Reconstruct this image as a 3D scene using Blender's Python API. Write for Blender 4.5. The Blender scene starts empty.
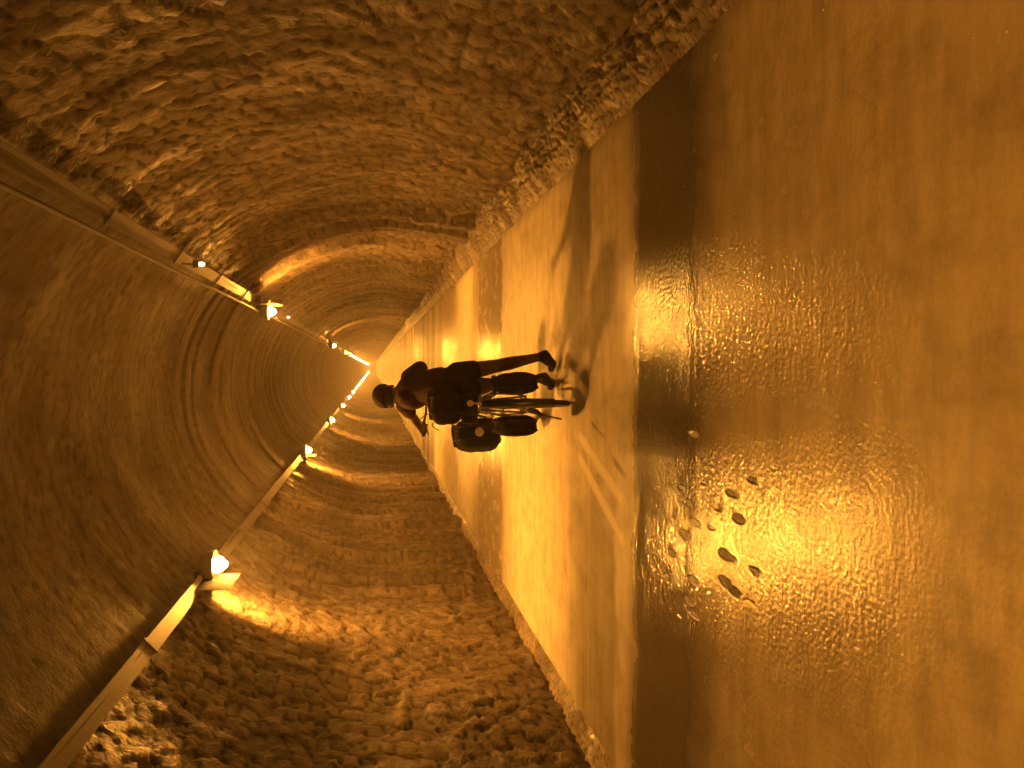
import bpy, bmesh, math, random
import numpy as np
from mathutils import Vector, Matrix, Quaternion
random.seed(7); RNG = np.random.RandomState(11)
S = bpy.context.scene
COL = S.collection
PI = math.pi

# ------------------------------------------------------------------ render look
S.view_settings.view_transform = 'Standard'
S.view_settings.look = 'None'
S.view_settings.gamma = 1.0
S.view_settings.use_curve_mapping = False
S.view_settings.exposure = 0.0
S.cycles.max_bounces = 8
S.cycles.diffuse_bounces = 3
S.cycles.glossy_bounces = 3
S.cycles.volume_bounces = 1
S.cycles.sample_clamp_indirect = 6.0
S.cycles.caustics_reflective = False
S.cycles.caustics_refractive = False
S.cycles.use_denoising = True

# ------------------------------------------------------------------ camera (phone held sideways: the picture is rolled a quarter turn)
FOC, CAM_H = 790.0, 1.55
d = np.array([(372.5 - 512) / FOC, (384 - 367) / FOC, -1.0]); d /= np.linalg.norm(d)
u = np.array([-1.0, 0, 0]); u -= u.dot(d) * d; u /= np.linalg.norm(u)
xr = np.cross(d, u)
Rm = Matrix([list(xr), list(d), list(u)])
cam_d = bpy.data.cameras.new('camera'); cam = bpy.data.objects.new('camera', cam_d); COL.objects.link(cam)
cam_d.sensor_width = 36.0; cam_d.lens = 36.0 * FOC / 1024.0; cam_d.clip_start = 0.05; cam_d.clip_end = 600
cam.matrix_world = Matrix.Translation((0, 0, CAM_H)) @ Rm.to_4x4()
S.camera = cam

# ------------------------------------------------------------------ materials
class NT:
    def __init__(s, name):
        s.m = bpy.data.materials.new(name); s.m.use_nodes = True
        s.t = s.m.node_tree; s.t.nodes.clear()
        s.out = s.t.nodes.new('ShaderNodeOutputMaterial')
    def n(s, kind, ins=None, **kw):
        nd = s.t.nodes.new('ShaderNode' + kind)
        for k, v in kw.items(): setattr(nd, k, v)
        for k, v in (ins or {}).items():
            if hasattr(v, 'links'): s.t.links.new(v, nd.inputs[k])
            else: nd.inputs[k].default_value = v
        return nd
    def math(s, op, a, b=0.0, c=None, clamp=False):
        ins = {0: a, 1: b}
        if c is not None: ins[2] = c
        return s.n('Math', ins, operation=op, use_clamp=clamp).outputs[0]
    def ramp(s, fac, stops):
        nd = s.n('ValToRGB', {0: fac}); cr = nd.color_ramp
        while len(cr.elements) < len(stops): cr.elements.new(0.5)
        for e, (p, c) in zip(cr.elements, stops):
            e.position = p
            e.color = (c, c, c, 1) if not isinstance(c, (tuple, list)) else tuple(c) + (1,)
        return nd.outputs[0]
    def mix(s, fac, a, b, mode='MIX'):
        nd = s.n('Mix', data_type='RGBA', blend_type=mode)
        for i, v in ((0, fac), (6, a), (7, b)):
            if hasattr(v, 'links'): s.t.links.new(v, nd.inputs[i])
            else: nd.inputs[i].default_value = v if i == 0 else (tuple(v) + (1,) if len(v) == 3 else v)
        return nd.outputs[2]
    def sstep(s, x, lo, hi, a=0.0, b=1.0):
        return s.n('MapRange', {0: x, 1: lo, 2: hi, 3: a, 4: b}, interpolation_type='SMOOTHSTEP').outputs[0]
    def noise(s, vec, scale, detail=4.0, rough=0.55):
        return s.n('TexNoise', {'Vector': vec, 'Scale': scale, 'Detail': detail, 'Roughness': rough}).outputs[0]
    def mapping(s, vec, scale=(1, 1, 1), loc=(0, 0, 0)):
        return s.n('Mapping', {'Vector': vec, 'Scale': scale, 'Location': loc}).outputs[0]
    def principled(s, color, rough=0.6, spec=0.5, normal=None, metal=0.0):
        p = s.n('BsdfPrincipled')
        for k, v in (('Base Color', color), ('Roughness', rough), ('Specular IOR Level', spec), ('Metallic', metal), ('Normal', normal)):
            if v is None: continue
            if hasattr(v, 'links'): s.t.links.new(v, p.inputs[k])
            else: p.inputs[k].default_value = tuple(v) + (1,) if isinstance(v, (tuple, list)) else v
        s.t.links.new(p.outputs[0], s.out.inputs[0]); return p

def simple(name, col, rough=0.6, spec=0.4, metal=0.0, nscale=40.0, bump=0.15, var=0.25):
    m = NT(name)
    co = m.n('TexCoord').outputs['Object']
    nz = m.noise(co, nscale, 5)
    dark = tuple(c * (1 - var) for c in col); lite = tuple(min(1, c * (1 + var)) for c in col)
    c = m.mix(nz, dark, lite)
    b = m.n('Bump', {'Strength': bump, 'Distance': 0.01, 'Height': nz}).outputs[0]
    m.principled(c, rough, spec, b, metal)
    return m.m

LAMP_COL = (1.0, 0.385, 0.045)

def stone_material(name, wet, dark_tone=1.0, relief=0.5):
    m = NT(name)
    uv = m.n('UVMap', uv_map='metres').outputs[0]
    st = m.n('Attribute', attribute_name='stone')
    sid = st.outputs['Fac']
    jt = m.n('Attribute', attribute_name='joint').outputs['Fac']
    n1 = m.noise(uv, 9.0, 6, 0.6)
    n2 = m.noise(m.mapping(uv, (1.0, 3.0, 1)), 26.0, 6, 0.65)
    n3 = m.noise(uv, 1.1, 3, 0.5)
    base = m.mix(sid, (0.034, 0.024, 0.017), (0.38, 0.31, 0.22))
    base = m.mix(m.ramp(n1, [(0.3, 0.0), (0.7, 1.0)]), base, (0.15, 0.115, 0.08))
    base = m.mix(m.sstep(jt, 0.0, 1.0, 0.0, 0.9), base, (0.022, 0.016, 0.012))
    base = m.mix(m.ramp(n3, [(0.42, 0.0), (0.62, 0.55)]), base, (0.055, 0.042, 0.032))
    h = m.math('ADD', m.math('MULTIPLY', n1, 0.9), m.math('MULTIPLY', n2, 0.45))
    v2 = m.n('TexVoronoi', {'Vector': m.mapping(uv, (1, 1.3, 1)), 'Scale': 17.0}, feature='DISTANCE_TO_EDGE').outputs[0]
    h = m.math('ADD', h, m.math('MULTIPLY', m.math('MINIMUM', v2, 0.18), 2.0))
    base = m.mix(1.0 - dark_tone, base, (0.045, 0.028, 0.016))  # blends the whole surface toward one dark brown
    b = m.n('Bump', {'Strength': relief, 'Distance': 0.022, 'Height': h}).outputs[0]
    wetn = m.ramp(m.noise(m.mapping(uv, (0.35, 1.2, 1)), 2.4, 3), [(0.4, 0.0), (0.6, 1.0)])
    rough = m.math('SUBTRACT', 0.80, m.math('MULTIPLY', wetn, wet))
    m.principled(base, rough, 0.5, b)
    return m.m

def floor_material():
    m = NT('worn_wet_concrete')
    geo = m.n('NewGeometry').outputs['Position']
    sx = m.n('SeparateXYZ', {0: geo}); X, Y = sx.outputs[0], sx.outputs[1]
    wob = m.noise(m.mapping(geo, (1.1, 0.0, 0)), 1.3, 5)
    wob2 = m.noise(m.mapping(geo, (1, 1, 0)), 5.0, 4)
    Yw = m.math('ADD', Y, m.math('ADD', m.math('MULTIPLY', m.math('SUBTRACT', wob, 0.5), 0.28), m.math('MULTIPLY', m.math('SUBTRACT', wob2, 0.5), 0.10)))
    # transverse bands of wet and dry concrete, near end paled in place of lamp light: (y, wetness, paleness)
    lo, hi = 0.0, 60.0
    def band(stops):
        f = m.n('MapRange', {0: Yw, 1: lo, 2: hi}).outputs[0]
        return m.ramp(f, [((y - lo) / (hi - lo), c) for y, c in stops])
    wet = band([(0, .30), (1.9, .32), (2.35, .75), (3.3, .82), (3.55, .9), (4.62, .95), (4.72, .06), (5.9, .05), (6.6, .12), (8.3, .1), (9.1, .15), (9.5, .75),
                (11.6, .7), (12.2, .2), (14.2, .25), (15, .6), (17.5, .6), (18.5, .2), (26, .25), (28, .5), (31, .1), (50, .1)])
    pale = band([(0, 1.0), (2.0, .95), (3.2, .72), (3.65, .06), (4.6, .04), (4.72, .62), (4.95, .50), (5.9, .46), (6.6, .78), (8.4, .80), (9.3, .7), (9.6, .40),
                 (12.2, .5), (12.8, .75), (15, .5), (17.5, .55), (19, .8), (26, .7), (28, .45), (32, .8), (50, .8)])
    far = m.noise(m.mapping(geo, (0.12, 1.0, 0)), 0.8, 3)
    farm = m.sstep(Y, 14.0, 24.0)
    pale = m.math('MULTIPLY', pale, m.math('ADD', 1.0, m.math('MULTIPLY', farm, m.math('SUBTRACT', m.ramp(far, [(0.35, 0.0), (0.65, 1.0)]), 0.85))))
    st = m.noise(m.mapping(geo, (0.8, 3.2, 0)), 2.6, 5, 0.6)         # smeared stains
    st2 = m.noise(m.mapping(geo, (2.2, 1.4, 0)), 2.2, 5, 0.6)
    fine = m.noise(geo, 60.0, 5, 0.7)
    pale = m.math('MULTIPLY', pale, m.ramp(st, [(0.3, 0.72), (0.6, 1.0)]))
    pale = m.math('MULTIPLY', pale, m.ramp(st2, [(0.30, 0.70), (0.55, 1.0)]))
    # dull damp panel on the left of the dry zone, and a long joint line across the road
    damp = m.math('MULTIPLY', m.math('MULTIPLY', m.sstep(Yw, 4.85, 4.98), m.sstep(Yw, 6.3, 5.5)), m.sstep(m.math('ADD', X, m.math('MULTIPLY', st2, .7)), -0.30, -0.85))
    pale = m.math('MULTIPLY', pale, m.math('SUBTRACT', 1.0, m.math('MULTIPLY', damp, 0.48)))
    # pale dry wheel tracks running diagonally over the damp panel
    def track(x0, y0, x1, y1, w, soft=0.06):
        dx, dy = x1 - x0, y1 - y0; L = math.hypot(dx, dy); nx, ny = -dy / L, dx / L
        dist = m.math('ABSOLUTE', m.math('ADD', m.math('MULTIPLY', m.math('SUBTRACT', X, x0), nx), m.math('MULTIPLY', m.math('SUBTRACT', Y, y0), ny)))
        dist = m.math('ADD', dist, m.math('MULTIPLY', m.math('SUBTRACT', wob2, 0.5), 0.05))
        a = m.math('MULTIPLY', m.math('SUBTRACT', X, x0), dx / L); bb = m.math('MULTIPLY', m.math('SUBTRACT', Y, y0), dy / L)
        al = m.math('ADD', a, bb)
        return m.math('MULTIPLY', m.sstep(dist, w + soft, w * 0.4), m.math('MULTIPLY', m.sstep(al, -.1, .1), m.sstep(al, L + .1, L - .1)))
    tr = m.math('MAXIMUM', track(-0.50, 5.9, -0.86, 4.72, 0.045), track(-0.66, 5.9, -1.12, 4.70, 0.04))
    pale = m.math('MAXIMUM', pale, m.math('MULTIPLY', tr, 0.60))
    crack = m.math('MULTIPLY', m.sstep(m.math('ABSOLUTE', m.math('SUBTRACT', Y, 5.56)), 0.018, 0.006), m.sstep(X, -0.5, -0.6))
    pale = m.math('ADD', pale, m.math('MULTIPLY', crack, 0.10))
    gouge = m.math('MAXIMUM', track(-0.60, 4.98, -0.68, 4.72, 0.012, 0.02), track(-.40, 5.5, -.47, 5.2, .006, .015))
    pale = m.math('MULTIPLY', pale, m.math('SUBTRACT', 1.0, m.math('MULTIPLY', gouge, 0.75)))
    # grit and dirt next to the walls
    edge = m.math('MAXIMUM', m.sstep(m.math('ADD', X, m.math('MULTIPLY', wob2, .2)), -2.44, -2.6), m.sstep(X, 1.45, 1.58))
    pale = m.math('MULTIPLY', pale, m.math('SUBTRACT', 1.0, m.math('MULTIPLY', m.math('MULTIPLY', edge, fine), 0.6)))
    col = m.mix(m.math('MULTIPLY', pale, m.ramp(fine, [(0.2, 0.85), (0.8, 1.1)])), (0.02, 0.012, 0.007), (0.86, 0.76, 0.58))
    # pits in the wet part
    pv = m.n('TexVoronoi', {'Vector': m.mapping(geo, (11.0, 3.4, 0)), 'Scale': 1.0, 'Randomness': 1.0}).outputs[0]
    pits = m.math('MULTIPLY', m.sstep(m.math('ADD', pv, m.math('MULTIPLY', wob2, .45)), 0.50, 0.40), m.sstep(m.noise(geo, 3.1, 2), 0.38, 0.46))
    pits = m.math('MULTIPLY', pits, m.math('MULTIPLY', m.math('MULTIPLY', m.sstep(Y, 4.2, 3.9), m.sstep(Y, 2.7, 3.0)), m.math('MULTIPLY', m.sstep(X, -.1, -.4), m.sstep(X, -1.4, -1.1))))
    col = m.mix(m.math('MULTIPLY', pits, 0.9), col, (0.03, 0.018, 0.01))
    rip = m.noise(m.mapping(geo, (1, 1, 0)), 48.0, 2, 0.5)
    rip2 = m.noise(m.mapping(geo, (1, 1.8, 0)), 11.0, 3, 0.5)
    streak = m.noise(m.mapping(geo, (0.7, 6.0, 0)), 6.0, 3, 0.5)
    amp = m.math('MULTIPLY', m.sstep(Y, 9.0, 3.6, 0.35, 1.0), m.sstep(wet, 0.1, 0.7, 0.25, 1.0))
    h = m.math('ADD', m.math('MULTIPLY', rip, 0.85), m.math('ADD', m.math('MULTIPLY', rip2, 0.9), m.math('MULTIPLY', streak, 0.35)))
    h = m.math('SUBTRACT', m.math('MULTIPLY', h, amp), m.math('MULTIPLY', pits, 1.6))
    b = m.n('Bump', {'Strength': 0.46, 'Distance': 0.0095, 'Height': h}).outputs[0]
    wv = m.math('MULTIPLY', wet, m.ramp(st2, [(0.25, 0.55), (0.5, 1.0)]), clamp=True)
    rough = m.n('MapRange', {0: wv, 1: 0.0, 2: 1.0, 3: 0.60, 4: 0.085}).outputs[0]
    rough = m.math('ADD', rough, m.math('MULTIPLY', pits, 0.4), clamp=True)
    spec = m.n('MapRange', {0: wv, 1: 0.0, 2: 1.0, 3: 0.30, 4: 0.95}).outputs[0]
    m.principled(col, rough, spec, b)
    return m.m

def emit(name, strength, col):
    m = NT(name); e = m.n('Emission', {'Color': tuple(col) + (1,), 'Strength': strength})
    m.t.links.new(e.outputs[0], m.out.inputs[0]); return m.m

M = {}
M['stone'] = stone_material('rubble_masonry', 0.34, 0.72, 0.5)
M['soot_stone'] = stone_material('sooty_vault_masonry', 0.15, 0.35, 0.25)  # ceiling masonry, darker and with less relief than the walls
M['grit'] = stone_material('gutter_rubble', 0.46)
M['floor'] = floor_material()
M['galv'] = simple('galvanised_steel', (0.12, 0.10, 0.08), 0.6, 0.4, 0.0, 30, 0.1, 0.3)
M['lamp_body'] = simple('painted_lamp_housing', (0.22, 0.20, 0.17), 0.5, 0.5, 0.2)
M['soot'] = simple('sooty_black_plate', (0.006, 0.005, 0.004), 0.95, 0.05)
M['cable'] = simple('rubber_cable', (0.03, 0.028, 0.025), 0.55)
M['glow'] = emit('sodium_lens', 120.0, LAMP_COL)
M['bulb'] = emit('sodium_bulb', 17500.0, LAMP_COL)
M['glint'] = emit('pilot_lamp', 9.0, (1.0, 0.55, 0.22))
M['skin'] = simple('skin', (0.09, 0.035, 0.02), 0.55, 0.4, 0, 25, 0.08, 0.12)
M['shirt'] = simple('dark_red_shirt', (0.040, 0.009, 0.006), 0.85, 0.2, 0, 30, 0.4, 0.2)
M['shorts'] = simple('black_shorts', (0.012, 0.010, 0.010), 0.9, 0.1, 0, 30, 0.4, 0.2)
M['cap'] = simple('dark_helmet', (0.03, 0.018, 0.013), 0.85, 0.2)
M['shoe'] = simple('dark_shoe', (0.014, 0.011, 0.009), 0.85, 0.2)
M['sock'] = simple('dark_sock', (0.06, 0.045, 0.04), 0.9)
M['rubber'] = simple('tyre_rubber', (0.018, 0.017, 0.016), 0.62, 0.4, 0, 90, 0.4)
M['paint'] = simple('black_frame_paint', (0.02, 0.018, 0.018), 0.28, 0.6)
M['alloy'] = simple('bare_alloy', (0.55, 0.52, 0.48), 0.25, 0.5, 0.9, 60, 0.05)
M['bag'] = simple('black_bag_fabric', (0.010, 0.008, 0.007), 0.9, 0.1, 0, 22, 0.6)
M['strap'] = simple('webbing_strap', (0.016, 0.013, 0.011), 0.85, 0.2)
M['patch'] = simple('pale_reflector', (0.75, 0.72, 0.66), 0.4, 0.5)
M['redlens'] = simple('rear_reflector_lens', (0.55, 0.42, 0.32), 0.25, 0.6)
M['hair'] = simple('dark_hair', (0.02, 0.012, 0.008), 0.6)
M['eye'] = simple('eye_white', (0.7, 0.68, 0.62), 0.2)
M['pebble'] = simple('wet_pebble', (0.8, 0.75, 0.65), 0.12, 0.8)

# ------------------------------------------------------------------ object helpers
def link(name, me, mat=None, parent=None, smooth=True):
    o = bpy.data.objects.new(name, me); COL.objects.link(o)
    if mat is not None:
        me.materials.clear(); me.materials.append(mat)
    if smooth:
        me.polygons.foreach_set('use_smooth', [True] * len(me.polygons))
    if parent is not None: o.parent = parent
    return o
def from_bm(name, bm, mat, parent=None, smooth=True):
    bmesh.ops.recalc_face_normals(bm, faces=bm.faces)
    me = bpy.data.meshes.new(name); bm.to_mesh(me); bm.free()
    o = link(name, me, mat, parent, smooth)
    if smooth:
        try: me.set_sharp_from_angle(angle=math.radians(42))
        except Exception: pass
    return o
def thing(name, label, cat, loc=(0, 0, 0), rotz=0, group=None):
    o = bpy.data.objects.new(name, None); COL.objects.link(o); o.location = loc; o.rotation_euler = (0, 0, rotz)
    o.empty_display_size = 0.1
    tag(o, label, cat, group); return o
def tag(o, label=None, cat=None, group=None, kind=None):
    if label: o['label'] = label
    if cat: o['category'] = cat
    if group: o['group'] = group
    if kind: o['kind'] = kind
    return o

def V(*a): return Vector(a)
def tube(bm, pts, r, seg=10, closed=False, caps=True):
    pts = [Vector(p) for p in pts]; n = len(pts)
    rs = r if isinstance(r, (list, tuple)) else [r] * n
    rings = []; prev = None
    for i, p in enumerate(pts):
        if closed: t = pts[(i + 1) % n] - pts[i - 1]
        elif i == 0: t = pts[1] - p
        elif i == n - 1: t = p - pts[i - 1]
        else: t = pts[i + 1] - pts[i - 1]
        t.normalize()
        if prev is None:
            a = Vector((0, 0, 1)) if abs(t.z) < 0.9 else Vector((1, 0, 0))
            nrm = (a - t * a.dot(t)).normalized()
        else:
            nrm = (prev - t * prev.dot(t)).normalized()
        prev = nrm; bn = t.cross(nrm)
        rings.append([bm.verts.new(p + (nrm * math.cos(2 * PI * k / seg) + bn * math.sin(2 * PI * k / seg)) * rs[i]) for k in range(seg)])
    m = n if closed else n - 1
    for i in range(m):
        A, B = rings[i], rings[(i + 1) % n]
        for k in range(seg): bm.faces.new((A[k], A[(k + 1) % seg], B[(k + 1) % seg], B[k]))
    if not closed and caps:
        bm.faces.new(rings[0][::-1]); bm.faces.new(rings[-1])
def sph(bm, c, r, seg=20, rings=12, rot=None):
    r = r if isinstance(r, (list, tuple)) else (r, r, r)
    mt = Matrix.Translation(c) @ (rot.to_4x4() if rot is not None else Matrix()) @ Matrix.Diagonal((r[0], r[1], r[2], 1))
    bmesh.ops.create_uvsphere(bm, u_segments=seg, v_segments=rings, radius=1.0, matrix=mt)
def box(bm, lo, hi, bev=0.0, mt=None):
    lo, hi = Vector(lo), Vector(hi); c = (lo + hi) / 2; s = hi - lo
    m = (mt or Matrix()) @ Matrix.Translation(c) @ Matrix.Diagonal((s.x, s.y, s.z, 1))
    r = bmesh.ops.create_cube(bm, size=1.0, matrix=m)
    if bev > 0:
        es = list({e for v in r['verts'] for e in v.link_edges})
        bmesh.ops.bevel(bm, geom=es, offset=bev, segments=3, affect='EDGES', profile=0.6)
def cyl(bm, a, b, r, seg=20, r2=None):
    tube(bm, [a, b], [r, r if r2 is None else r2], seg)
def nb(): return bmesh.new()

# ------------------------------------------------------------------ the tunnel lining (real relief, stone by stone)
CX, HW, SPR, RISE = -0.33, 2.40, 1.30, 2.75
def profile():
    P = []
    for k in range(40): P.append((CX - HW + 0.0 * k, SPR * k / 40))
    for k in range(241):
        a = PI - PI * k / 240
        P.append((CX + HW * math.cos(a), SPR + RISE * math.sin(a)))
    for k in range(1, 41): P.append((CX + HW - 0.16 * k / 40, SPR * (1 - k / 40)))
    P = np.array(P); s = np.concatenate([[0], np.cumsum(np.hypot(*np.diff(P, axis=0).T))])
    return P, s
PP, PS = profile(); SLEN = PS[-1]
def at_s(s):
    x = np.interp(s, PS, PP[:, 0]); z = np.interp(s, PS, PP[:, 1])
    e = 0.02
    dx = np.interp(s + e, PS, PP[:, 0]) - np.interp(s - e, PS, PP[:, 0])
    dz = np.interp(s + e, PS, PP[:, 1]) - np.interp(s - e, PS, PP[:, 1])
    L = np.hypot(dx, dz); return x, z, dz / L, -dx / L      # inward normal
def hash2(i, j, k):
    h = (i.astype(np.int64) * 374761393 + j.astype(np.int64) * 668265263 + k * 2147483647) & 0x7fffffff
    h = ((h ^ (h >> 13)) * 1274126177) & 0x7fffffff
    return ((h ^ (h >> 16)) & 0xffffff) / float(0xffffff)
def worley(a, b, seed=0):
    ia, ib = np.floor(a), np.floor(b)
    F1 = np.full(a.shape, 9.0); F2 = np.full(a.shape, 9.0); ID = np.zeros(a.shape)
    for di in (-1, 0, 1):
        for dj in (-1, 0, 1):
            ci, cj = ia + di, ib + dj
            px = ci + 0.12 + 0.76 * hash2(ci, cj, 1 + seed); py = cj + 0.12 + 0.76 * hash2(ci, cj, 2 + seed)
            dd = np.hypot(a - px, b - py); new = dd < F1
            F2 = np.where(new, F1, np.minimum(F2, dd)); ID = np.where(new, hash2(ci, cj, 3 + seed), ID); F1 = np.where(new, dd, F1)
    return F1, F2, ID
def vnoise(a, b, seed=0):
    ia, ib = np.floor(a), np.floor(b); fa, fb = a - ia, b - ib
    fa = fa * fa * (3 - 2 * fa); fb = fb * fb * (3 - 2 * fb)
    h = lambda i, j: hash2(i, j, 50 + seed)
    return (h(ia, ib) * (1 - fa) + h(ia + 1, ib) * fa) * (1 - fb) + (h(ia, ib + 1) * (1 - fa) + h(ia + 1, ib + 1) * fa) * fb
def sm(x, lo, hi):
    t = np.clip((x - lo) / (hi - lo), 0, 1); return t * t * (3 - 2 * t)
def relief(s, y):
    wa = vnoise(s * 3.1, y * 3.1, 5) - .5; wb = vnoise(s * 3.1, y * 3.1, 6) - .5
    F1, F2, ID = worley(s / 0.125 + wa * 0.9, y / 0.20 + wb * 0.9)
    edge = F2 - F1
    g1, g2, gid = worley(s / 0.06 + wa, y / 0.08 + wb, 20)
    h = (sm(edge, 0.0, 0.15) * 0.026 + ID * 0.030 + sm(g2 - g1, 0, .35) * 0.006 + gid * 0.008) * (1 - 0.75 * sm(s, 2.9, 3.7) * (1 - sm(s, 6.8, 7.5)))
    h += (vnoise(s * 1.3, y * 1.1, 7) - .5) * 0.06
    calm = 1 - 0.65 * sm(s, 2.6, 3.6) * (1 - sm(s, 6.9, 7.9))
    # courses of the arch stand in and out from ring to ring
    ring = vnoise(y * 0.95 + (vnoise(s * .6, y * .4, 9) - .5) * .5, s * 0.05, 8)
    h += (ring - .5) * 0.11 * calm * sm(y, 6.0, 12.0)
    rr = vnoise(y * 3.7 + (vnoise(s * .9, y * .7, 12) - .5) * .6, s * 0.15, 13)
    h += (sm(rr, .35, .65) - .5) * 0.105 * calm * sm(y, 8.0, 11.0)
    return h - 0.09, ID * 0.65 + gid * 0.35, 1 - sm(edge, 0.02, 0.22)
def grid_mesh(name, SS, YY, fn, mat, flip=False):
    s, y = np.meshgrid(SS, YY, indexing='ij')
    co, uv, sid, jt = fn(s, y)
    n, m = s.shape
    me = bpy.data.meshes.new(name)
    idx = np.arange(n * m).reshape(n, m)
    q = np.stack([idx[:-1, :-1], idx[1:, :-1], idx[1:, 1:], idx[:-1, 1:]], -1).reshape(-1, 4)
    if flip: q = q[:, ::-1]
    me.vertices.add(n * m); me.vertices.foreach_set('co', co.reshape(-1).astype(np.float32))
    me.loops.add(q.size); me.loops.foreach_set('vertex_index', q.reshape(-1).astype(np.int32))
    me.polygons.add(len(q)); me.polygons.foreach_set('loop_start', (np.arange(len(q)) * 4).astype(np.int32))
    me.update(calc_edges=True)
    ul = me.uv_layers.new(name='metres'); ul.data.foreach_set('uv', uv.reshape(-1, 2)[q.reshape(-1)].reshape(-1).astype(np.float32))
    for nm, arr in (('stone', sid), ('joint', jt)):
        at = me.attributes.new(nm, 'FLOAT', 'POINT'); at.data.foreach_set('value', arr.reshape(-1).astype(np.float32))
    return link(name, me, mat, None, True)
def lining(s, y):
    x, z, nx, nz = at_s(s)
    h, sid, jt = relief(s, y)
    co = np.stack([x + nx * h, y, z + nz * h], -1)
    return co, np.stack([s, y], -1), sid, jt
def s_of(x, z):
    return float(PS[np.argmin(np.hypot(PP[:, 0] - x, PP[:, 1] - z))])
SL = s_of(-2.05, 3.15); SR = s_of(1.12, 3.45)
Yg = np.concatenate([np.arange(-24, -3, 0.25), np.arange(-3, 3, 0.06), np.arange(3, 14, 0.032), np.arange(14, 26, 0.05), np.arange(26, 60, 0.11), np.arange(60, 340.1, 0.45)])
nL, nC, nR = int(SL / 0.033), int((SR - SL) / 0.05), int((SLEN - SR) / 0.033)
for nm, a, b, n in (('wall_left', 0, SL, nL), ('ceiling', SL, SR, nC), ('wall_right', SR, SLEN, nR)):
    tag(grid_mesh(nm, np.linspace(a, b, n), Yg, lining, M['soot_stone'] if nm == 'ceiling' else M['stone'], flip=False), kind='structure')

# floor slab and the rubble gutter beside it
bm = nb()
ys = [-24, -6, 0, 3, 6, 10, 16, 30, 60, 120, 240]
box(bm, (-2.80, -24, -0.25), (1.60, 340, 0.0))
fl = from_bm('floor', bm, M['floor'], None, False); tag(fl, kind='structure')
def gutter(s, y):
    x = 1.54 + s
    F1, F2, ID = worley(s / 0.06, y / 0.07, 40)
    g1, g2, gid = worley(s / 0.13, y / 0.15, 60)
    z = 0.015 + s * 0.20 + sm(F2 - F1, 0, .4) * 0.022 + ID * 0.018 + sm(g2 - g1, 0, .4) * .02 + (vnoise(s * 3, y * 2, 61) - .5) * .05
    z = z * sm(s, 0.0, 0.22) - 0.006 * (1 - sm(s, 0.0, 0.08))
    return np.stack([x + (vnoise(y * 2.2, s * 0, 70) - .5) * 0.02 * (1 - s), y, z], -1), np.stack([s, y], -1), ID * .7 + .3 * gid, 1 - sm(F2 - F1, 0.02, .2)
Yq = np.concatenate([np.arange(-24, 1.5, 0.3), np.arange(1.5, 14, 0.025), np.arange(14, 30, 0.07), np.arange(30, 60, .2), np.arange(60, 340.1, 0.8)])
tag(grid_mesh('trim_1', np.linspace(0, 0.50, 34), Yq, gutter, M['grit']), kind='structure')
def crumbs(s, y):     # rough foot of the left wall
    F1, F2, ID = worley(s / 0.05, y / 0.06, 90)
    z = (0.20 - s) * 0.22 + (sm(F2 - F1, 0, .4) * .02 + ID * .02) * sm(0.22 - s, 0, .08) - 0.012
    return np.stack([-2.80 + s, y, z], -1), np.stack([s, y], -1), .5 + .5 * ID, 1 - sm(F2 - F1, 0.02, .2)
tag(grid_mesh('trim_2', np.linspace(0, 0.24, 13), Yq, crumbs, M['grit']), kind='structure')
# far closed end of the tunnel, beyond the last lamp
bm = nb(); box(bm, (-3.2, 339.8, -0.2), (2.6, 340.2, 4.4)); tag(from_bm('wall_far', bm, M['stone'], None, False), kind='structure')

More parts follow.
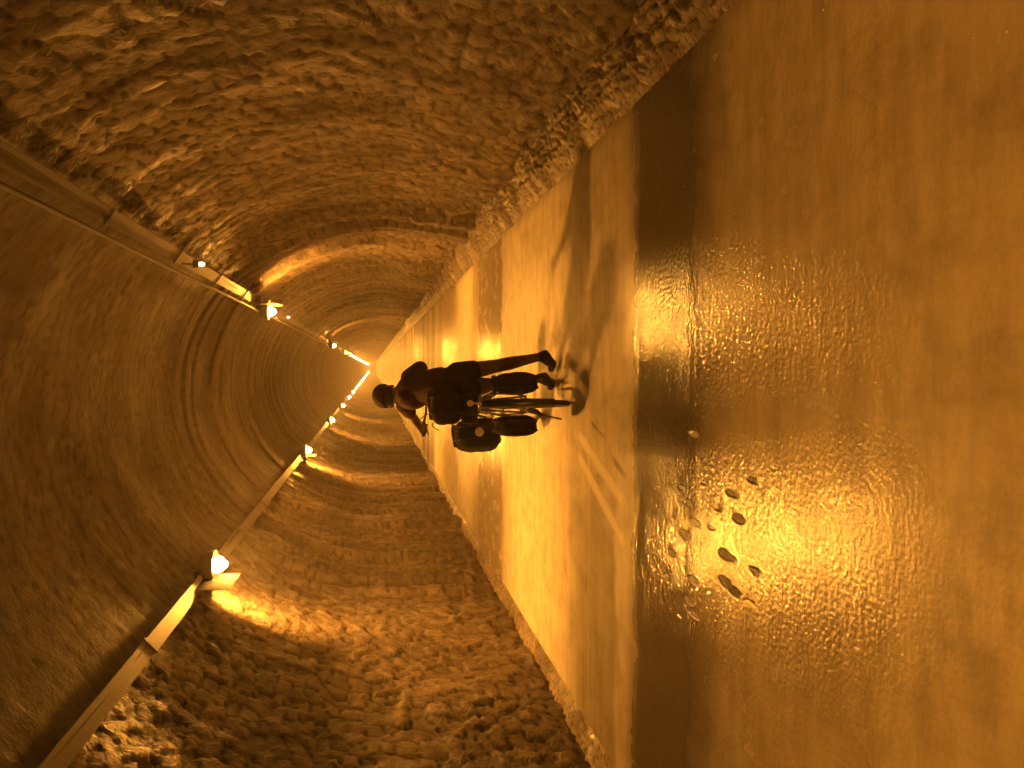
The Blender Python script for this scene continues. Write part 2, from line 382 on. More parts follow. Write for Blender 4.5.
# ------------------------------------------------------------------ floodlights, cable trays
def lamp_parts(t, side, detail=True):
    """origin = centre of the glowing lens; side=+1 when the wall is on the left (-x)"""
    w = -side                                        # direction towards the wall
    bm = nb(); rot = Matrix.Rotation(math.radians(-4) * side, 3, 'Y')
    sph(bm, (0.026 * side, 0, -0.035), (0.078, 0.125, 0.070), 24, 14, rot)
    for v in bm.verts:                               # drop-shaped glass, pointed on the near lower end
        if v.co.y < 0: v.co.x *= 1 - 0.25 * min(1, -v.co.y / 0.12)
    ln = from_bm('lens', bm, M['glow'], t)
    bm = nb(); sph(bm, rot @ Vector((0.02 * side, 0, -0.090)), (0.038, 0.045, 0.034), 16, 10, rot); from_bm('bulb', bm, M['bulb'], ln)
    bm = nb()                                        # open-fronted reflector hood above and behind the lens
    R = 0.180; rings = []
    for i in range(7):
        a = math.radians(12 + 14.5 * i)
        ring = []
        for k in range(20):
            ph = 2 * PI * k / 20
            ring.append(bm.verts.new(rot @ Vector((math.cos(ph) * R * math.sin(a) * 0.9, math.sin(ph) * R * 1.05 * math.sin(a), R * 0.85 * math.cos(a) + 0.004))))
        rings.append(ring)
    for i in range(6):
        for k in range(20): bm.faces.new((rings[i][k], rings[i][(k + 1) % 20], rings[i + 1][(k + 1) % 20], rings[i + 1][k]))
    bm.faces.new(rings[0][::-1])
    o = from_bm('reflector_hood', bm, M['lamp_body'], t)
    md = o.modifiers.new('thick', 'SOLIDIFY'); md.thickness = 0.006; md.offset = 1
    if not detail: return
    bm = nb()
    tube(bm, [rot @ Vector((0, -.15, 0.02)), rot @ Vector((0, -.16, .10)), rot @ Vector((0, -.10, .17)), rot @ Vector((0, .10, .17)), rot @ Vector((0, .16, .10)), rot @ Vector((0, .15, .02))], 0.008, 8)
    cyl(bm, rot @ Vector((0, 0, .165)), Vector((w * 0.20, 0, 0.17)), 0.012, 10)
    from_bm('bracket', bm, M['galv'], t)
    bm = nb(); box(bm, (min(w * .064, w * .067), -0.56, -0.25), (max(w * .064, w * .067), -0.005, 0.13), 0.001)  # opaque plate added to keep lamp light off the near wall
    box(bm, (min(w * .07, w * .15), -0.10, 0.08), (max(w * .07, w * .15), -0.02, 0.10), 0.003)
    from_bm('side_shield', bm, M['soot'], t)
    bm = nb(); box(bm, (-0.045 + w * 0.16, -0.31, 0.06), (0.045 + w * 0.16, -0.21, 0.16), 0.006)
    jb = from_bm('junction_box', bm, M['galv'], t)
    bm = nb(); tube(bm, [(w * .14, -.2, .07), (w * .10, -.16, .04), (w * .05, -.12, .07), (w * .02, -.06, .11)], 0.006, 8)
    from_bm('cable', bm, M['cable'], t)

left_y = [7.95 + 10.65 * k for k in range(-2, 31)]
right_y = [-13.0, 13.4, 34.6] + [50.0 + 10.0 * k for k in range(29)]
ords = ['nearest', 'second', 'third', 'fourth', 'fifth', 'sixth']
def copy_tree(o, parent=None):
    c = o.copy(); COL.objects.link(c)
    if parent is not None: c.parent = parent
    for ch in o.children: copy_tree(ch, c)
    return c
protos = {}
for side, ysq, X0, Z0 in ((1, left_y, -1.93, 3.06), (-1, right_y, 0.93, 3.225)):
    vis = 0
    nm = 'left' if side == 1 else 'right'
    for y in ysq:
        far = y > 75
        key = (side, far)
        if key not in protos:
            t = thing('tunnel_floodlight', 'x', 'lamp'); lamp_parts(t, side, not far); protos[key] = t
        else: t = copy_tree(protos[key])
        t.location = (X0, y, Z0)
        if y > 5:
            vis += 1
            low = 'lower' if side == 1 else 'upper'
            if vis <= 4:
                t['label'] = ['nearest glowing orange floodlight on the %s row of lamps', 'second nearest glowing floodlight on the %s row of lamps',
                              'third nearest glowing floodlight on the %s row of lamps', 'fourth nearest glowing floodlight on the %s row of lamps'][vis - 1] % (nm + ' wall')
            else:
                t['label'] = 'tiny distant glowing floodlight in the %s wall row, merging with its neighbours' % nm
                t['group'] = 'distant floodlights of the %s row' % nm
        else:
            t['label'] = 'glowing orange floodlight of the %s wall row behind or above the viewer' % nm
            t['group'] = 'floodlights of the %s row outside the view' % nm

def tray(name, label, X0, Z0, tilt, y0, y1, gap):
    t = thing(name, label, 'cable tray', (X0, 0, Z0))
    rot = Matrix.Rotation(tilt, 4, 'Y')
    y = y0; k = 0
    while y < y1 - 0.1:
        L = 2.0 if y < 40 else 20.0
        e = min(y + L, y1)
        bm = nb()
        jx = random.uniform(-.006, .006); jz = random.uniform(-.008, .008)
        for lo, hi in (((-.055, 0, -.004), (.055, 0, 0.0)), ((-.058, 0, -.004), (-.054, 0, .045)), ((.054, 0, -.004), (.058, 0, .045))):
            box(bm, (lo[0] + jx, y + gap, lo[2] + jz), (hi[0] + jx, e - gap, hi[2] + jz), 0, rot)
        from_bm('tray_section', bm, M['galv'], t, False)
        if y < 40:
            bm = nb()
            box(bm, (-.075, y - .02, -.012), (.075, y + .02, -.004), 0, rot)
            box(bm, (-.012, y - .015, -.012), (.012, y + .015, 0.22), 0, rot)
            from_bm('bracket', bm, M['galv'], t, False)
        y = e; k += 1
    bm = nb()
    pts = []
    yy = y0
    while yy <= y1:
        pts.append(rot @ Vector((0.02 + .008 * math.sin(yy * 2.1), yy, .012 + .004 * math.sin(yy * 5)))); yy += 0.5 if yy < 30 else 4
    tube(bm, pts, 0.012, 8); from_bm('cable', bm, M['cable'], t)
    return t
tray('cable_tray', 'grey metal cable tray in sections along the left wall between the floodlights', -2.0, 3.13, math.radians(-42), -8, 90, .006)
tray('cable_tray', 'long metal cable tray and rails along the upper right of the vault', 1.06, 3.37, math.radians(34), -8, 90, .006)
bm = nb(); tube(bm, [(0.90, y, 3.36 + .006 * math.sin(y)) for y in np.arange(-8, 60, 1.0)], 0.016, 10)
tag(from_bm('conduit', bm, M['galv']), 'thin metal conduit pipe running beside the right wall cable tray', 'pipe')
for y, x, z, lb in ((8.0, .985, 3.16, 'small pale indicator light under the right tray, nearer than the lit floodlight'),
                    (17.0, 1.03, 3.27, 'small pale indicator light just beyond the nearest right wall floodlight')):
    t = thing('indicator_light', lb, 'lamp', (x, y, z))  # tiny emissive bead hung under a small box
    bm = nb(); sph(bm, (0, 0, 0), (.022, .022, .03), 14, 10); from_bm('lens', bm, M['glint'], t)
    bm = nb(); box(bm, (-.035, -.03, .022), (.035, .03, .075), .006); cyl(bm, (0, 0, .07), (0.0, 0, .18), .008); from_bm('housing', bm, M['lamp_body'], t)

# ------------------------------------------------------------------ bicycle
HEAD = math.radians(5.0)
BO = Vector((-0.298, 6.20, 0.0))
bike = thing('bicycle', 'dark touring bicycle loaded with bags, seen from behind on the road', 'bicycle', BO, HEAD)
STEER = math.radians(12)
steer_c = Vector((0, 0.93, 0.62))
SA = Matrix.Translation(steer_c) @ Matrix.Rotation(math.radians(-18), 4, 'X') @ Matrix.Rotation(STEER, 4, 'Z') @ Matrix.Rotation(math.radians(18), 4, 'X') @ Matrix.Translation(-steer_c)
def wheel(cy, mt=None):
    mt = mt or Matrix()
    f = lambda p: mt @ Vector(p)
    bm = nb(); tube(bm, [f((0, cy + .335 * math.cos(a), .345 + .335 * math.sin(a))) for a in np.linspace(0, 2 * PI, 64, endpoint=False)], 0.021, 12, True)
    w = from_bm('wheel', bm, M['rubber'], bike)
    bm = nb(); tube(bm, [f((0, cy + .308 * math.cos(a), .345 + .308 * math.sin(a))) for a in np.linspace(0, 2 * PI, 64, endpoint=False)], 0.012, 8, True)
    from_bm('rim', bm, M['alloy'], w)
    bm = nb()
    for k in range(32):
        a = 2 * PI * k / 32; s = .03 if k % 2 else -.03; a2 = a + (0.35 if k % 4 < 2 else -0.35)
        tube(bm, [f((s, cy + .02 * math.cos(a2), .345 + .02 * math.sin(a2))), f((0, cy + .305 * math.cos(a), .345 + .305 * math.sin(a)))], 0.0013, 4, caps=False)
    from_bm('spokes', bm, M['alloy'], w)
    bm = nb(); tube(bm, [f((-.06, cy, .345)), f((-.035, cy, .345)), f((-.03, cy, .345)), f((.03, cy, .345)), f((.035, cy, .345)), f((.06, cy, .345))], [.012, .012, .024, .024, .012, .012], 14)
    from_bm('hub', bm, M['alloy'], w)
    # mudguard over the top and back
    bm = nb(); prev = None
    for a in np.linspace(math.radians(40), math.radians(205), 30):
        r = .372; row = []
        for j in range(7):
            b = PI * j / 6
            rr = r + .010 * math.sin(b)
            row.append(bm.verts.new(f((.030 * math.cos(b), cy - rr * math.cos(PI - a) * 1.0 if False else cy + rr * math.cos(a), .345 + rr * math.sin(a)))))
        if prev:
            for j in range(6): bm.faces.new((prev[j], prev[j + 1], row[j + 1], row[j]))
        prev = row
    o = from_bm('mudguard', bm, M['paint'], bike); md = o.modifiers.new('t', 'SOLIDIFY'); md.thickness = .002
wheel(0.0); wheel(1.10, SA)
bm = nb()
BB = Vector((0, .46, .29)); ST = Vector((0, .30, .80)); HT = Vector((0, .90, .86)); HB = Vector((0, .945, .70)); AX = Vector((0, 0, .345))
for a, b, r in ((BB, ST, .016), (ST, HT + V(0, .005, -.03), .016), (BB, HB, .019), (HB - V(0, -.006, .03), HT + V(0, -.006, .03), .020)): cyl(bm, a, b, r, 14)
for s in (-1, 1):
    tube(bm, [BB + V(.02 * s, 0, 0), V(.04 * s, .30, .305), V(.065 * s, 0, .345)], .010, 10)
    tube(bm, [ST + V(.015 * s, 0, -.03), V(.04 * s, .20, .66), V(.065 * s, 0, .345)], .008, 10)
from_bm('frame', bm, M['paint'], bike)
bm = nb()
for s in (-1, 1): tube(bm, [SA @ (HB + V(0.0, .01, -.05)), SA @ (HB + V(.05 * s, .02, -.08)), SA @ V(.055 * s, 1.02, .52), SA @ V(.055 * s, 1.10, .345)], [.016, .014, .012, .009], 10)
from_bm('fork', bm, M['paint'], bike)
bm = nb(); cyl(bm, ST, ST + V(0, -.025, .10), .0135, 12); from_bm('seat_post', bm, M['alloy'], bike)
bm = nb()
for i in range(9):
    t = i / 8
    pass
rows = []
for i in range(12):
    t = i / 11; w = .075 * (1 - t) ** 1.3 + .018; y = .18 + .26 * t; row = []
    for j in range(12):
        a = 2 * PI * j / 12
        row.append(bm.verts.new((w * math.cos(a), y, .925 + .022 * math.sin(a) + .012 * (1 - t))))
    rows.append(row)
for i in range(11):
    for j in range(12): bm.faces.new((rows[i][j], rows[i][(j + 1) % 12], rows[i + 1][(j + 1) % 12], rows[i + 1][j]))
bm.faces.new(rows[0]); bm.faces.new(rows[-1][::-1])
from_bm('saddle', bm, M['bag'], bike)
bm = nb(); cyl(bm, HT, SA @ V(0, .865, 1.03), .015, 12); cyl(bm, SA @ V(0, .868, 1.02), SA @ V(0, .93, 1.07), .016, 12); from_bm('stem', bm, M['alloy'], bike)
bm = nb(); bar = [(-.28, .90, 1.09), (-.16, .91, 1.092), (-.06, .93, 1.075), (.06, .93, 1.075), (.16, .91, 1.092), (.28, .90, 1.09)]
tube(bm, [SA @ Vector(p) for p in bar], .012, 12); hbar = from_bm('handlebar', bm, M['paint'], bike)
for s in (-1, 1):
    bm = nb(); tube(bm, [SA @ V(.155 * s, .911, 1.092), SA @ V(.285 * s, .90, 1.09)], .017, 14); from_bm('grip', bm, M['rubber'], hbar)
    bm = nb(); tube(bm, [SA @ V(.145 * s, .93, 1.085), SA @ V(.18 * s, .975, 1.065), SA @ V(.26 * s, .975, 1.04)], [.009, .007, .005], 8); from_bm('brake_lever', bm, M['alloy'], hbar)
    bm = nb(); tube(bm, [SA @ V(.145 * s, .94, 1.09), SA @ V(.12 * s, 1.03, 1.14), SA @ V(.06 * s, 1.06, 1.08), SA @ V(.02 * s, 1.0, .95), SA @ V(.01 * s, .99, .80)], .0035, 6); from_bm('brake_cable', bm, M['cable'], hbar)
bm = nb()      # crank, chainring, chain
tube(bm, [V(.05, BB.y + .09 * math.cos(a), BB.z + .09 * math.sin(a)) for a in np.linspace(0, 2 * PI, 40, endpoint=False)], .004, 6, True)
for k in range(5):
    a = 2 * PI * k / 5; cyl(bm, V(.05, BB.y, BB.z), V(.05, BB.y + .088 * math.cos(a), BB.z + .088 * math.sin(a)), .006, 8)
cyl(bm, V(-.06, BB.y, BB.z), V(.065, BB.y, BB.z), .016, 12); from_bm('chainring', bm, M['alloy'], bike)
ca = math.radians(-8)
for s in (-1, 1):
    e = V(.07 * s, BB.y + .17 * math.cos(ca) * s, BB.z + .17 * math.sin(ca) * s)
    bm = nb(); tube(bm, [V(.066 * s, BB.y, BB.z), e], [.013, .009], 10); c = from_bm('crank_arm', bm, M['alloy'], bike)
    bm = nb(); box(bm, e + V(.012 if s > 0 else -.095, -.035, -.012), e + V(.095 if s > 0 else -.012, .035, .012), .004); from_bm('pedal', bm, M['rubber'], c)
bm = nb(); tube(bm, [V(.045, 0, .385), V(.047, BB.y - .02, BB.z + .09), V(.047, BB.y + .05, BB.z + .075), V(.047, BB.y + .09, BB.z), V(.047, BB.y + .03, BB.z - .085), V(.046, .06, .24), V(.045, .03, .27), V(.045, -.04, .34)], .004, 6, True)
from_bm('chain', bm, M['rubber'], bike)
bm = nb()      # rear rack
for s in (-1, 1):
    tube(bm, [V(.05 * s, .26, .73), V(.06 * s, .1, .735), V(.06 * s, -.24, .735)], .006, 8)
    tube(bm, [V(.06 * s, -.20, .735), V(.085 * s, -.10, .55), V(.072 * s, 0, .36)], .006, 8)
    tube(bm, [V(.06 * s, .05, .735), V(.085 * s, .02, .55), V(.072 * s, 0, .36)], .006, 8)
    tube(bm, [V(.06 * s, -.24, .72), V(.090 * s, -.26, .66), V(.11 * s, -.12, .62), V(.09 * s, .10, .66)], .005, 8)
for y in (-.24, -.12, 0, .12, .25): cyl(bm, V(-.06, y, .735), V(.06, y, .735), .005, 8)
from_bm('rear_rack', bm, M['alloy'], bike)
bm = nb(); cyl(bm, V(0, -.285, .825), V(0, -.262, .825), .024, 24); cyl(bm, V(0, -.264, .80), V(0, -.245, .74), .008, 8)
o = from_bm('rear_reflector', bm, M['redlens'], bike); o['label'] = 'round pale reflector at the back of the rack'
bm = nb()      # front rack
for s in (-1, 1):
    tube(bm, [SA @ V(.06 * s, 1.10, .36), SA @ V(.085 * s, 1.10, .55), SA @ V(.085 * s, 1.10, .70)], .005, 8)
    tube(bm, [SA @ V(.085 * s, 1.00, .68), SA @ V(.085 * s, 1.24, .68)], .005, 8)
cyl(bm, SA @ V(-.085, 1.10, .70), SA @ V(.085, 1.10, .70), .005, 8)
from_bm('front_rack', bm, M['alloy'], bike)
bm = nb(); tube(bm, [V(-.05, .18, .31), V(-.085, .16, .17), V(-.12, .13, .02)], .008, 8); from_bm('kickstand', bm, M['paint'], bike)

# bags: lumpy soft boxes
def soft_box(size, seed, pinch=.12, power=3.2, lump=.02):
    bm = nb(); bmesh.ops.create_cube(bm, size=2.0)
    bmesh.ops.subdivide_edges(bm, edges=bm.edges[:], cuts=15, use_grid_fill=True)
    rs = np.random.RandomState(seed); ph = rs.rand(6) * 6
    for v in bm.verts:
        p = v.co.normalized()
        k = (abs(p.x) ** power + abs(p.y) ** power + abs(p.z) ** power) ** (-1 / power)
        q = p * k
        taper = 1 - pinch * (q.z * .5 + .5) * (0.6 + 0.4 * math.sin(ph[5]))
        wob = 1 + lump * (math.sin(q.x * 4 + ph[0]) + math.sin(q.y * 5 + ph[1]) + math.sin(q.z * 6 + ph[2] + q.x * 2) + .6 * math.sin(q.z * 13 + ph[3] + q.y * 3))
        v.co = Vector((q.x * size[0] / 2 * taper * wob, q.y * size[1] / 2 * taper * wob, q.z * size[2] / 2))
    return bm
BM4 = Matrix.Translation(BO) @ Matrix.Rotation(HEAD, 4, 'Z')
def bag(name, label, cat, c, size, seed, rz=0, group=None, roll=False, patch=None, pinch=.12):
    w = BM4 @ Vector(c)
    t = thing(name, label, cat, w - Vector((0, 0, size[2] / 2)), HEAD + rz, group)
    h = size[2] / 2
    bm = soft_box(size, seed, pinch); bmesh.ops.translate(bm, verts=bm.verts, vec=(0, 0, h))
    from_bm('body', bm, M['bag'], t)
    bm = nb()      # rolled top / flap
    tube(bm, [(x, math.sin(x * 30) * .004, size[2] - .004 + .006 * math.sin(x * 20)) for x in np.linspace(-size[0] * .36, size[0] * .36, 9)], [.016, .022, .024, .025, .026, .025, .024, .022, .016], 10)
    from_bm('rolled_top', bm, M['bag'], t)
    for s in (-1, 1):
        bm = nb(); prev = None
        n = 26
        for i in range(n + 1):
            a = 2 * PI * i / n
            p = Vector((s * size[0] * .20, math.cos(a), math.sin(a)))
            k = (abs(p.y) ** 3.2 + abs(p.z) ** 3.2) ** (-1 / 3.2)
            y, z = p.y * k * (size[1] / 2 + .004) * (1 - pinch * .3), h + p.z * k * (h + .005)
            row = [bm.verts.new((p.x - .011, y, z)), bm.verts.new((p.x + .011, y, z))]
            if prev: bm.faces.new((prev[0], prev[1], row[1], row[0]))
            prev = row
        o = from_bm('strap', bm, M['strap'], t); md = o.modifiers.new('t', 'SOLIDIFY'); md.thickness = .003; md.offset = 1
        bm = nb(); box(bm, (s * size[0] * .20 - .016, -size[1] / 2 - .012, size[2] * .66), (s * size[0] * .20 + .016, -size[1] / 2 + .003, size[2] * .66 + .03), .003)
        from_bm('buckle', bm, M['strap'], o)
    if patch:
        px, pz, r = patch
        bm = nb()
        cyl(bm, V(px, -size[1] / 2 - .006, pz), V(px, -size[1] / 2 + .03, pz), r, 28)
        o = from_bm('round_patch', bm, M['patch'], t); o['label'] = 'round pale reflective patch'
    return t
G = 'black panniers on the bicycle'
bag('pannier', 'black rear pannier on the right side of the bicycle, beside the feet', 'pannier', (.165, -.04, .435), (.18, .32, .34), 1, group=G)
bag('pannier', 'black rear pannier on the left side of the bicycle, lowest bag', 'pannier', (-.172, -.04, .445), (.18, .32, .34), 2, group=G)
bag('pannier', 'bulky black front pannier with a round pale patch, left of the bicycle', 'pannier', (-.245, 1.00, .61), (.29, .36, .42), 3, math.radians(12), G, patch=(-.005, .21, .040))
bag('pannier', 'black front pannier on the right side of the bicycle, hidden behind the legs', 'pannier', (.19, 1.14, .58), (.20, .30, .34), 4, math.radians(12), G)
bag('rack_bag', 'square black bag strapped on top of the bicycle rack behind the person', 'bag', (-.005, -.06, .985), (.31, .27, .25), 5, pinch=.02)
t = thing('sleeping_mat', 'rolled black sleeping mat under the square rack bag', 'mat', BM4 @ V(0, -.06, .805), HEAD)
bm = nb(); pts = [(x, 0, 0) for x in (-.15, -.145, -.07, 0, .07, .145, .15)]
tube(bm, pts, [.045, .062, .066, .065, .066, .062, .045], 24)
from_bm('mat_roll', bm, M['bag'], t)
for s in (-1, 1):
    bm = nb(); tube(bm, [(s * .08, .069 * math.cos(a), .069 * math.sin(a)) for a in np.linspace(0, 2 * PI, 28, endpoint=False)], .006, 6, True); from_bm('strap', bm, M['strap'], t)
bm = nb(); tube(bm, [BM4 @ V(-.14, -.1, 1.09), BM4 @ V(-.165, -.11, 1.10), BM4 @ V(-.185, -.12, 1.075), BM4 @ V(-.20, -.12, 1.05)], .004, 6)
o = from_bm('loose_strap', bm, M['strap']); tag(o, 'thin loose strap end dangling from the square rack bag', 'strap')

# ------------------------------------------------------------------ person walking the bicycle
def remeshed(name, bm, mat, parent, voxel=.008, smooth=6):
    bmesh.ops.recalc_face_normals(bm, faces=bm.faces)
    me = bpy.data.meshes.new('tmp'); bm.to_mesh(me); bm.free()
    o = bpy.data.objects.new('tmp', me); COL.objects.link(o)
    r = o.modifiers.new('r', 'REMESH'); r.mode = 'VOXEL'; r.voxel_size = voxel
    s = o.modifiers.new('s', 'SMOOTH'); s.iterations = smooth; s.factor = .5
    dg = bpy.context.evaluated_depsgraph_get(); dg.update()
    me2 = bpy.data.meshes.new_from_object(o.evaluated_get(dg)); me2.name = name
    bpy.data.objects.remove(o)
    return link(name, me2, mat, parent)
def limb(bm, pts, rs, seg=16):
    pts = [Vector(p) for p in pts]
    for i in range(len(pts) - 1):
        a, b = pts[i], pts[i + 1]; n = 5
        tube(bm, [a.lerp(b, k / n) for k in range(n + 1)], [rs[i] + (rs[i + 1] - rs[i]) * k / n for k in range(n + 1)], seg)
    for p, r in zip(pts, rs): sph(bm, p, r, 16, 10)
PEL = V(-.14, 6.50, .93); 
HR, KR, AR = V(-.055, 6.52, .86), V(.012, 6.60, .50), V(.088, 6.53, .150)
HL, KL, AL = V(-.21, 6.52, .86), V(-.145, 6.64, .50), V(-.095, 6.56, .15)
CH = V(-.175, 6.68, 1.19); NK = V(-.225, 6.80, 1.325); HD = V(-.25, 6.87, 1.405); HS = 1.14
SHR, ELR, WRR = V(-.085, 6.74, 1.245), V(-.020, 6.82, 1.145), None
gripL = BM4 @ (SA @ V(-.225, .905, 1.09)); gripR = BM4 @ (SA @ V(.225, .905, 1.09))
SHL, ELL = V(-.325, 6.76, 1.285), V(-.435, 6.93, 1.205)
person = thing('person', 'person in dark red shirt and black shorts bending over the handlebar of the bicycle', 'person', (-.1, 6.55, 0))
person.location = (0, 0, 0)
bm = nb()
limb(bm, [PEL, (PEL + CH) / 2 + V(0, -.01, 0), CH], [.125, .118, .13]); sph(bm, CH + V(-.06, .0, .02), (.11, .10, .13)); sph(bm, CH + V(.05, 0, -.02), (.10, .10, .12))
limb(bm, [CH + V(0, .03, .06), NK, HD + V(0, -.02, -.03)], [.085, .068, .066])
limb(bm, [HR, HR.lerp(KR, .4), KR, KR.lerp(AR, .28) + V(0, -.018, 0), KR.lerp(AR, .7), AR], [.088, .074, .056, .058, .042, .035])
limb(bm, [HL, HL.lerp(KL, .4), KL, KL.lerp(AL, .28) + V(0, -.018, 0), KL.lerp(AL, .7), AL], [.088, .074, .054, .054, .038, .034])
def hand(bm, wrist, grip, side, fwd):
    # palm behind the bar, five fingers wrapped round it
    axis = (gripL - gripR).normalized()          # along the bar, towards the left end
    up = V(0, 0, 1); back = V(0, -1, 0)
    pc = grip + back * .030 + up * .018
    rot = axis.to_track_quat('X', 'Z').to_matrix()
    sph(bm, pc, (.042, .022, .028), 16, 10, rot)
    limb(bm, [wrist, wrist.lerp(pc, .6), pc], [.027, .026, .024], 12)
    for k, (off, L) in enumerate(((-.036, .9), (-.013, 1.0), (.011, .96), (.034, .8))):
        o = grip + axis * off * side
        r = .0088 * (.95 if k == 3 else 1)
        pts = [o + back * .022 + up * .024, o + up * .030 * L + V(0, .008, 0), o + V(0, .030 * L, .004), o + V(0, .022, -.022), o + V(0, .002, -.028 * L)]
        limb(bm, pts, [r * 1.1, r, r, r * .95, r * .85], 10)
    o = grip - axis * .045 * side
    limb(bm, [pc - axis * .03 * side, o + V(0, -.022, -.012), o + V(0, -.004, -.028), o + V(0, .014, -.026)], [.013, .011, .010, .0085], 10)
WL = gripL + V(.01, -.085, .03); WR = gripR + V(.0, -.085, .03)
limb(bm, [SHL, SHL.lerp(ELL, .5), ELL, ELL.lerp(WL, .35), WL], [.056, .047, .040, .040, .027]); hand(bm, WL, gripL, 1, 0)
limb(bm, [SHR, SHR.lerp(ELR, .5), ELR, ELR.lerp(WR, .35), WR], [.056, .047, .040, .040, .027]); hand(bm, WR, gripR, -1, 0)
# head, looking down the road and a little down
HR3 = Matrix.Rotation(math.radians(12), 3, 'Z') @ Matrix.Rotation(math.radians(-14), 3, 'X')
def hp(x, y, z): return HD + HR3 @ (V(x, y, z) * HS)
sph(bm, hp(0, -.008, .025), tuple(HS * q for q in (.074, .092, .082)), 24, 16, HR3)
sph(bm, hp(0, .025, -.035), tuple(HS * q for q in (.056, .062, .065)), 20, 12, HR3)
sph(bm, hp(0, .055, -.085), (.026, .022, .02), 12, 8, HR3)
limb(bm, [hp(0, .088, .005), hp(0, .106, -.03)], [.009, .015], 10)
for s in (-1, 1):
    sph(bm, hp(.076 * s, -.002, -.012), (.012, .02, .032), 14, 10, HR3)
    sph(bm, hp(.032 * s, .082, .012), (.02, .008, .006), 10, 8, HR3)
limb(bm, [hp(-.022, .082, -.058), hp(0, .088, -.056), hp(.022, .082, -.058)], [.006, .0085, .006], 8)
# feet: heels lifted, toes on the ground
def foot_pts(A, T): 
    ball = A.lerp(T, .62); ball.z = .03
    heel = A + (A - T).normalized() * .045 + V(0, -.01, -.05)
    return heel, ball, T
TR, TL = V(-.015, 6.70, .022), V(-.175, 6.73, .022)
for A, T in ((AR, TR), (AL, TL)):
    h_, b_, t_ = foot_pts(A, T)
    limb(bm, [A, A + V(0, -.005, -.02)], [.034, .034]); limb(bm, [h_, b_, t_], [.030, .034, .022])
    limb(bm, [A, b_], [.034, .032])
body = remeshed('body', bm, M['skin'], person, .0065, 5)
body['label'] = 'tanned bare arms, legs and head'
# clothes
bm = nb()
limb(bm, [PEL + V(0, .01, .07), (PEL + CH) / 2 + V(0, -.015, .02), CH], [.142, .138, .145]); sph(bm, CH + V(-.07, .0, .025), (.115, .125, .14)); sph(bm, CH + V(.06, 0, -.01), (.11, .125, .13))
limb(bm, [CH + V(-.02, .03, .05), NK + V(0, -.005, -.02)], [.12, .082])
limb(bm, [SHL + V(.06, 0, 0), SHL, SHL.lerp(ELL, .55)], [.08, .072, .062]); limb(bm, [SHR + V(-.06, 0, 0), SHR, SHR.lerp(ELR, .95) + V(.01, 0, 0)], [.078, .070, .068])
remeshed('shirt', bm, M['shirt'], person, .009, 5)
bm = nb()
limb(bm, [PEL + V(0, .01, .07), PEL + V(0, -.01, -.03)], [.130, .138]); sph(bm, PEL + V(.065, -.02, -.05), (.095, .12, .115)); sph(bm, PEL + V(-.065, -.02, -.05), (.095, .12, .115))
limb(bm, [HR, HR.lerp(KR, .36)], [.098, .088]); limb(bm, [HL, HL.lerp(KL, .36)], [.098, .088])
remeshed('shorts', bm, M['shorts'], person, .009, 4)
for A, T in ((AR, TR), (AL, TL)):
    h_, b_, t_ = foot_pts(A, T); bm = nb()
    limb(bm, [h_, h_.lerp(b_, .5), b_, t_], [.037, .036, .041, .030]); limb(bm, [A + V(0, 0, .0), b_.lerp(A, .3)], [.042, .038]); limb(bm, [A, h_], [.040, .037])
    sh = remeshed('shoe', bm, M['shoe'], person, .007, 3)
    bm = nb(); limb(bm, [h_ + V(0, 0, -.034), b_ + V(0, 0, -.02), t_ + V(0, 0, -.008)], [.012, .014, .010]); from_bm('sole', bm, M['rubber'], sh)
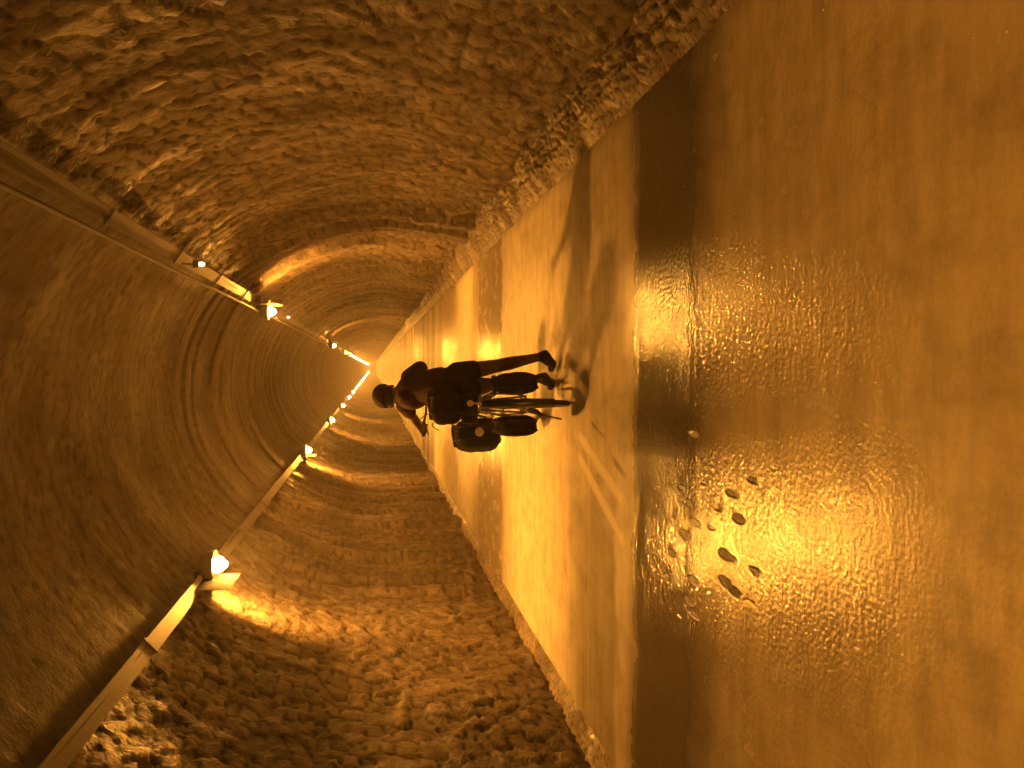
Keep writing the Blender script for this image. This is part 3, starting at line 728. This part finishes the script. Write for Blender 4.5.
# helmet and hair
bm = nb()
for i in range(13):
    pass
sph(bm, hp(0, -.010, .045), tuple(HS * q for q in (.088, .112, .078)), 28, 18, HR3)
geom = [v for v in bm.verts if (HR3.transposed() @ (v.co - HD)).z < .012]
bmesh.ops.delete(bm, geom=geom, context='VERTS')
o = from_bm('cap', bm, M['cap'], person); md = o.modifiers.new('t', 'SOLIDIFY'); md.thickness = .006; md.offset = 1
bm = nb()
rim = []
for k in range(17):
    a = math.radians(20 + 140 * k / 16)
    rim.append((hp(.087 * math.cos(a), -.01 + .108 * math.sin(a), .022), hp(.092 * math.cos(a), -.01 + .175 * math.sin(a), .006)))
vs = [(bm.verts.new(a), bm.verts.new(b)) for a, b in rim]
for i in range(16): bm.faces.new((vs[i][0], vs[i + 1][0], vs[i + 1][1], vs[i][1]))
pk = from_bm('peak', bm, M['cap'], o); md = pk.modifiers.new('t', 'SOLIDIFY'); md.thickness = .004
bm = nb(); sph(bm, hp(0, -.018, .012), tuple(HS * q for q in (.079, .094, .072)), 24, 16, HR3)
bmesh.ops.delete(bm, geom=[v for v in bm.verts if (HR3.transposed() @ (v.co - HD)).y > .03], context='VERTS')
from_bm('hair', bm, M['hair'], person)
for s in (-1, 1):
    bm = nb(); sph(bm, hp(.031 * s, .076, -.002), .0115, 14, 10); from_bm('eye', bm, M['eye'], person)

# ------------------------------------------------------------------ tiny pale beads standing in for light glints on the near floor
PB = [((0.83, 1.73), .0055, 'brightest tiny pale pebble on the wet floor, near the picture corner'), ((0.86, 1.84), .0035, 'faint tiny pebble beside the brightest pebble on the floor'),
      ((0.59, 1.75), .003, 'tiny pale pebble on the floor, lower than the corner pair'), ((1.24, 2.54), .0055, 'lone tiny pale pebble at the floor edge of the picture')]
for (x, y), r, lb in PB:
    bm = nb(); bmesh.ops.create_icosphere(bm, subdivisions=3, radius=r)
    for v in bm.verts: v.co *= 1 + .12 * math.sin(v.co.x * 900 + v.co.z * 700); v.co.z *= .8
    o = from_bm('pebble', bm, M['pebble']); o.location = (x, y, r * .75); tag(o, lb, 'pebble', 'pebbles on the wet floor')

# ------------------------------------------------------------------ damp haze in the tunnel air
HAZE = 0.0036
if HAZE > 0:
    m = NT('damp_haze')
    vs_ = m.n('VolumeScatter', {'Color': (1, .95, .9, 1), 'Density': HAZE, 'Anisotropy': 0.45})
    m.t.links.new(vs_.outputs[0], m.out.inputs['Volume'])
    bm = nb(); box(bm, (-3.3, -24.5, -.3), (2.7, 340.5, 4.5))
    hz = from_bm('haze', bm, m.m, None, False); tag(hz, 'thin orange-lit damp haze filling the whole tunnel', 'haze', kind='stuff')

w = bpy.data.worlds.new('world'); S.world = w; w.use_nodes = True
w.node_tree.nodes['Background'].inputs[0].default_value = (0.9, 0.42, 0.1, 1); w.node_tree.nodes['Background'].inputs[1].default_value = 0.02
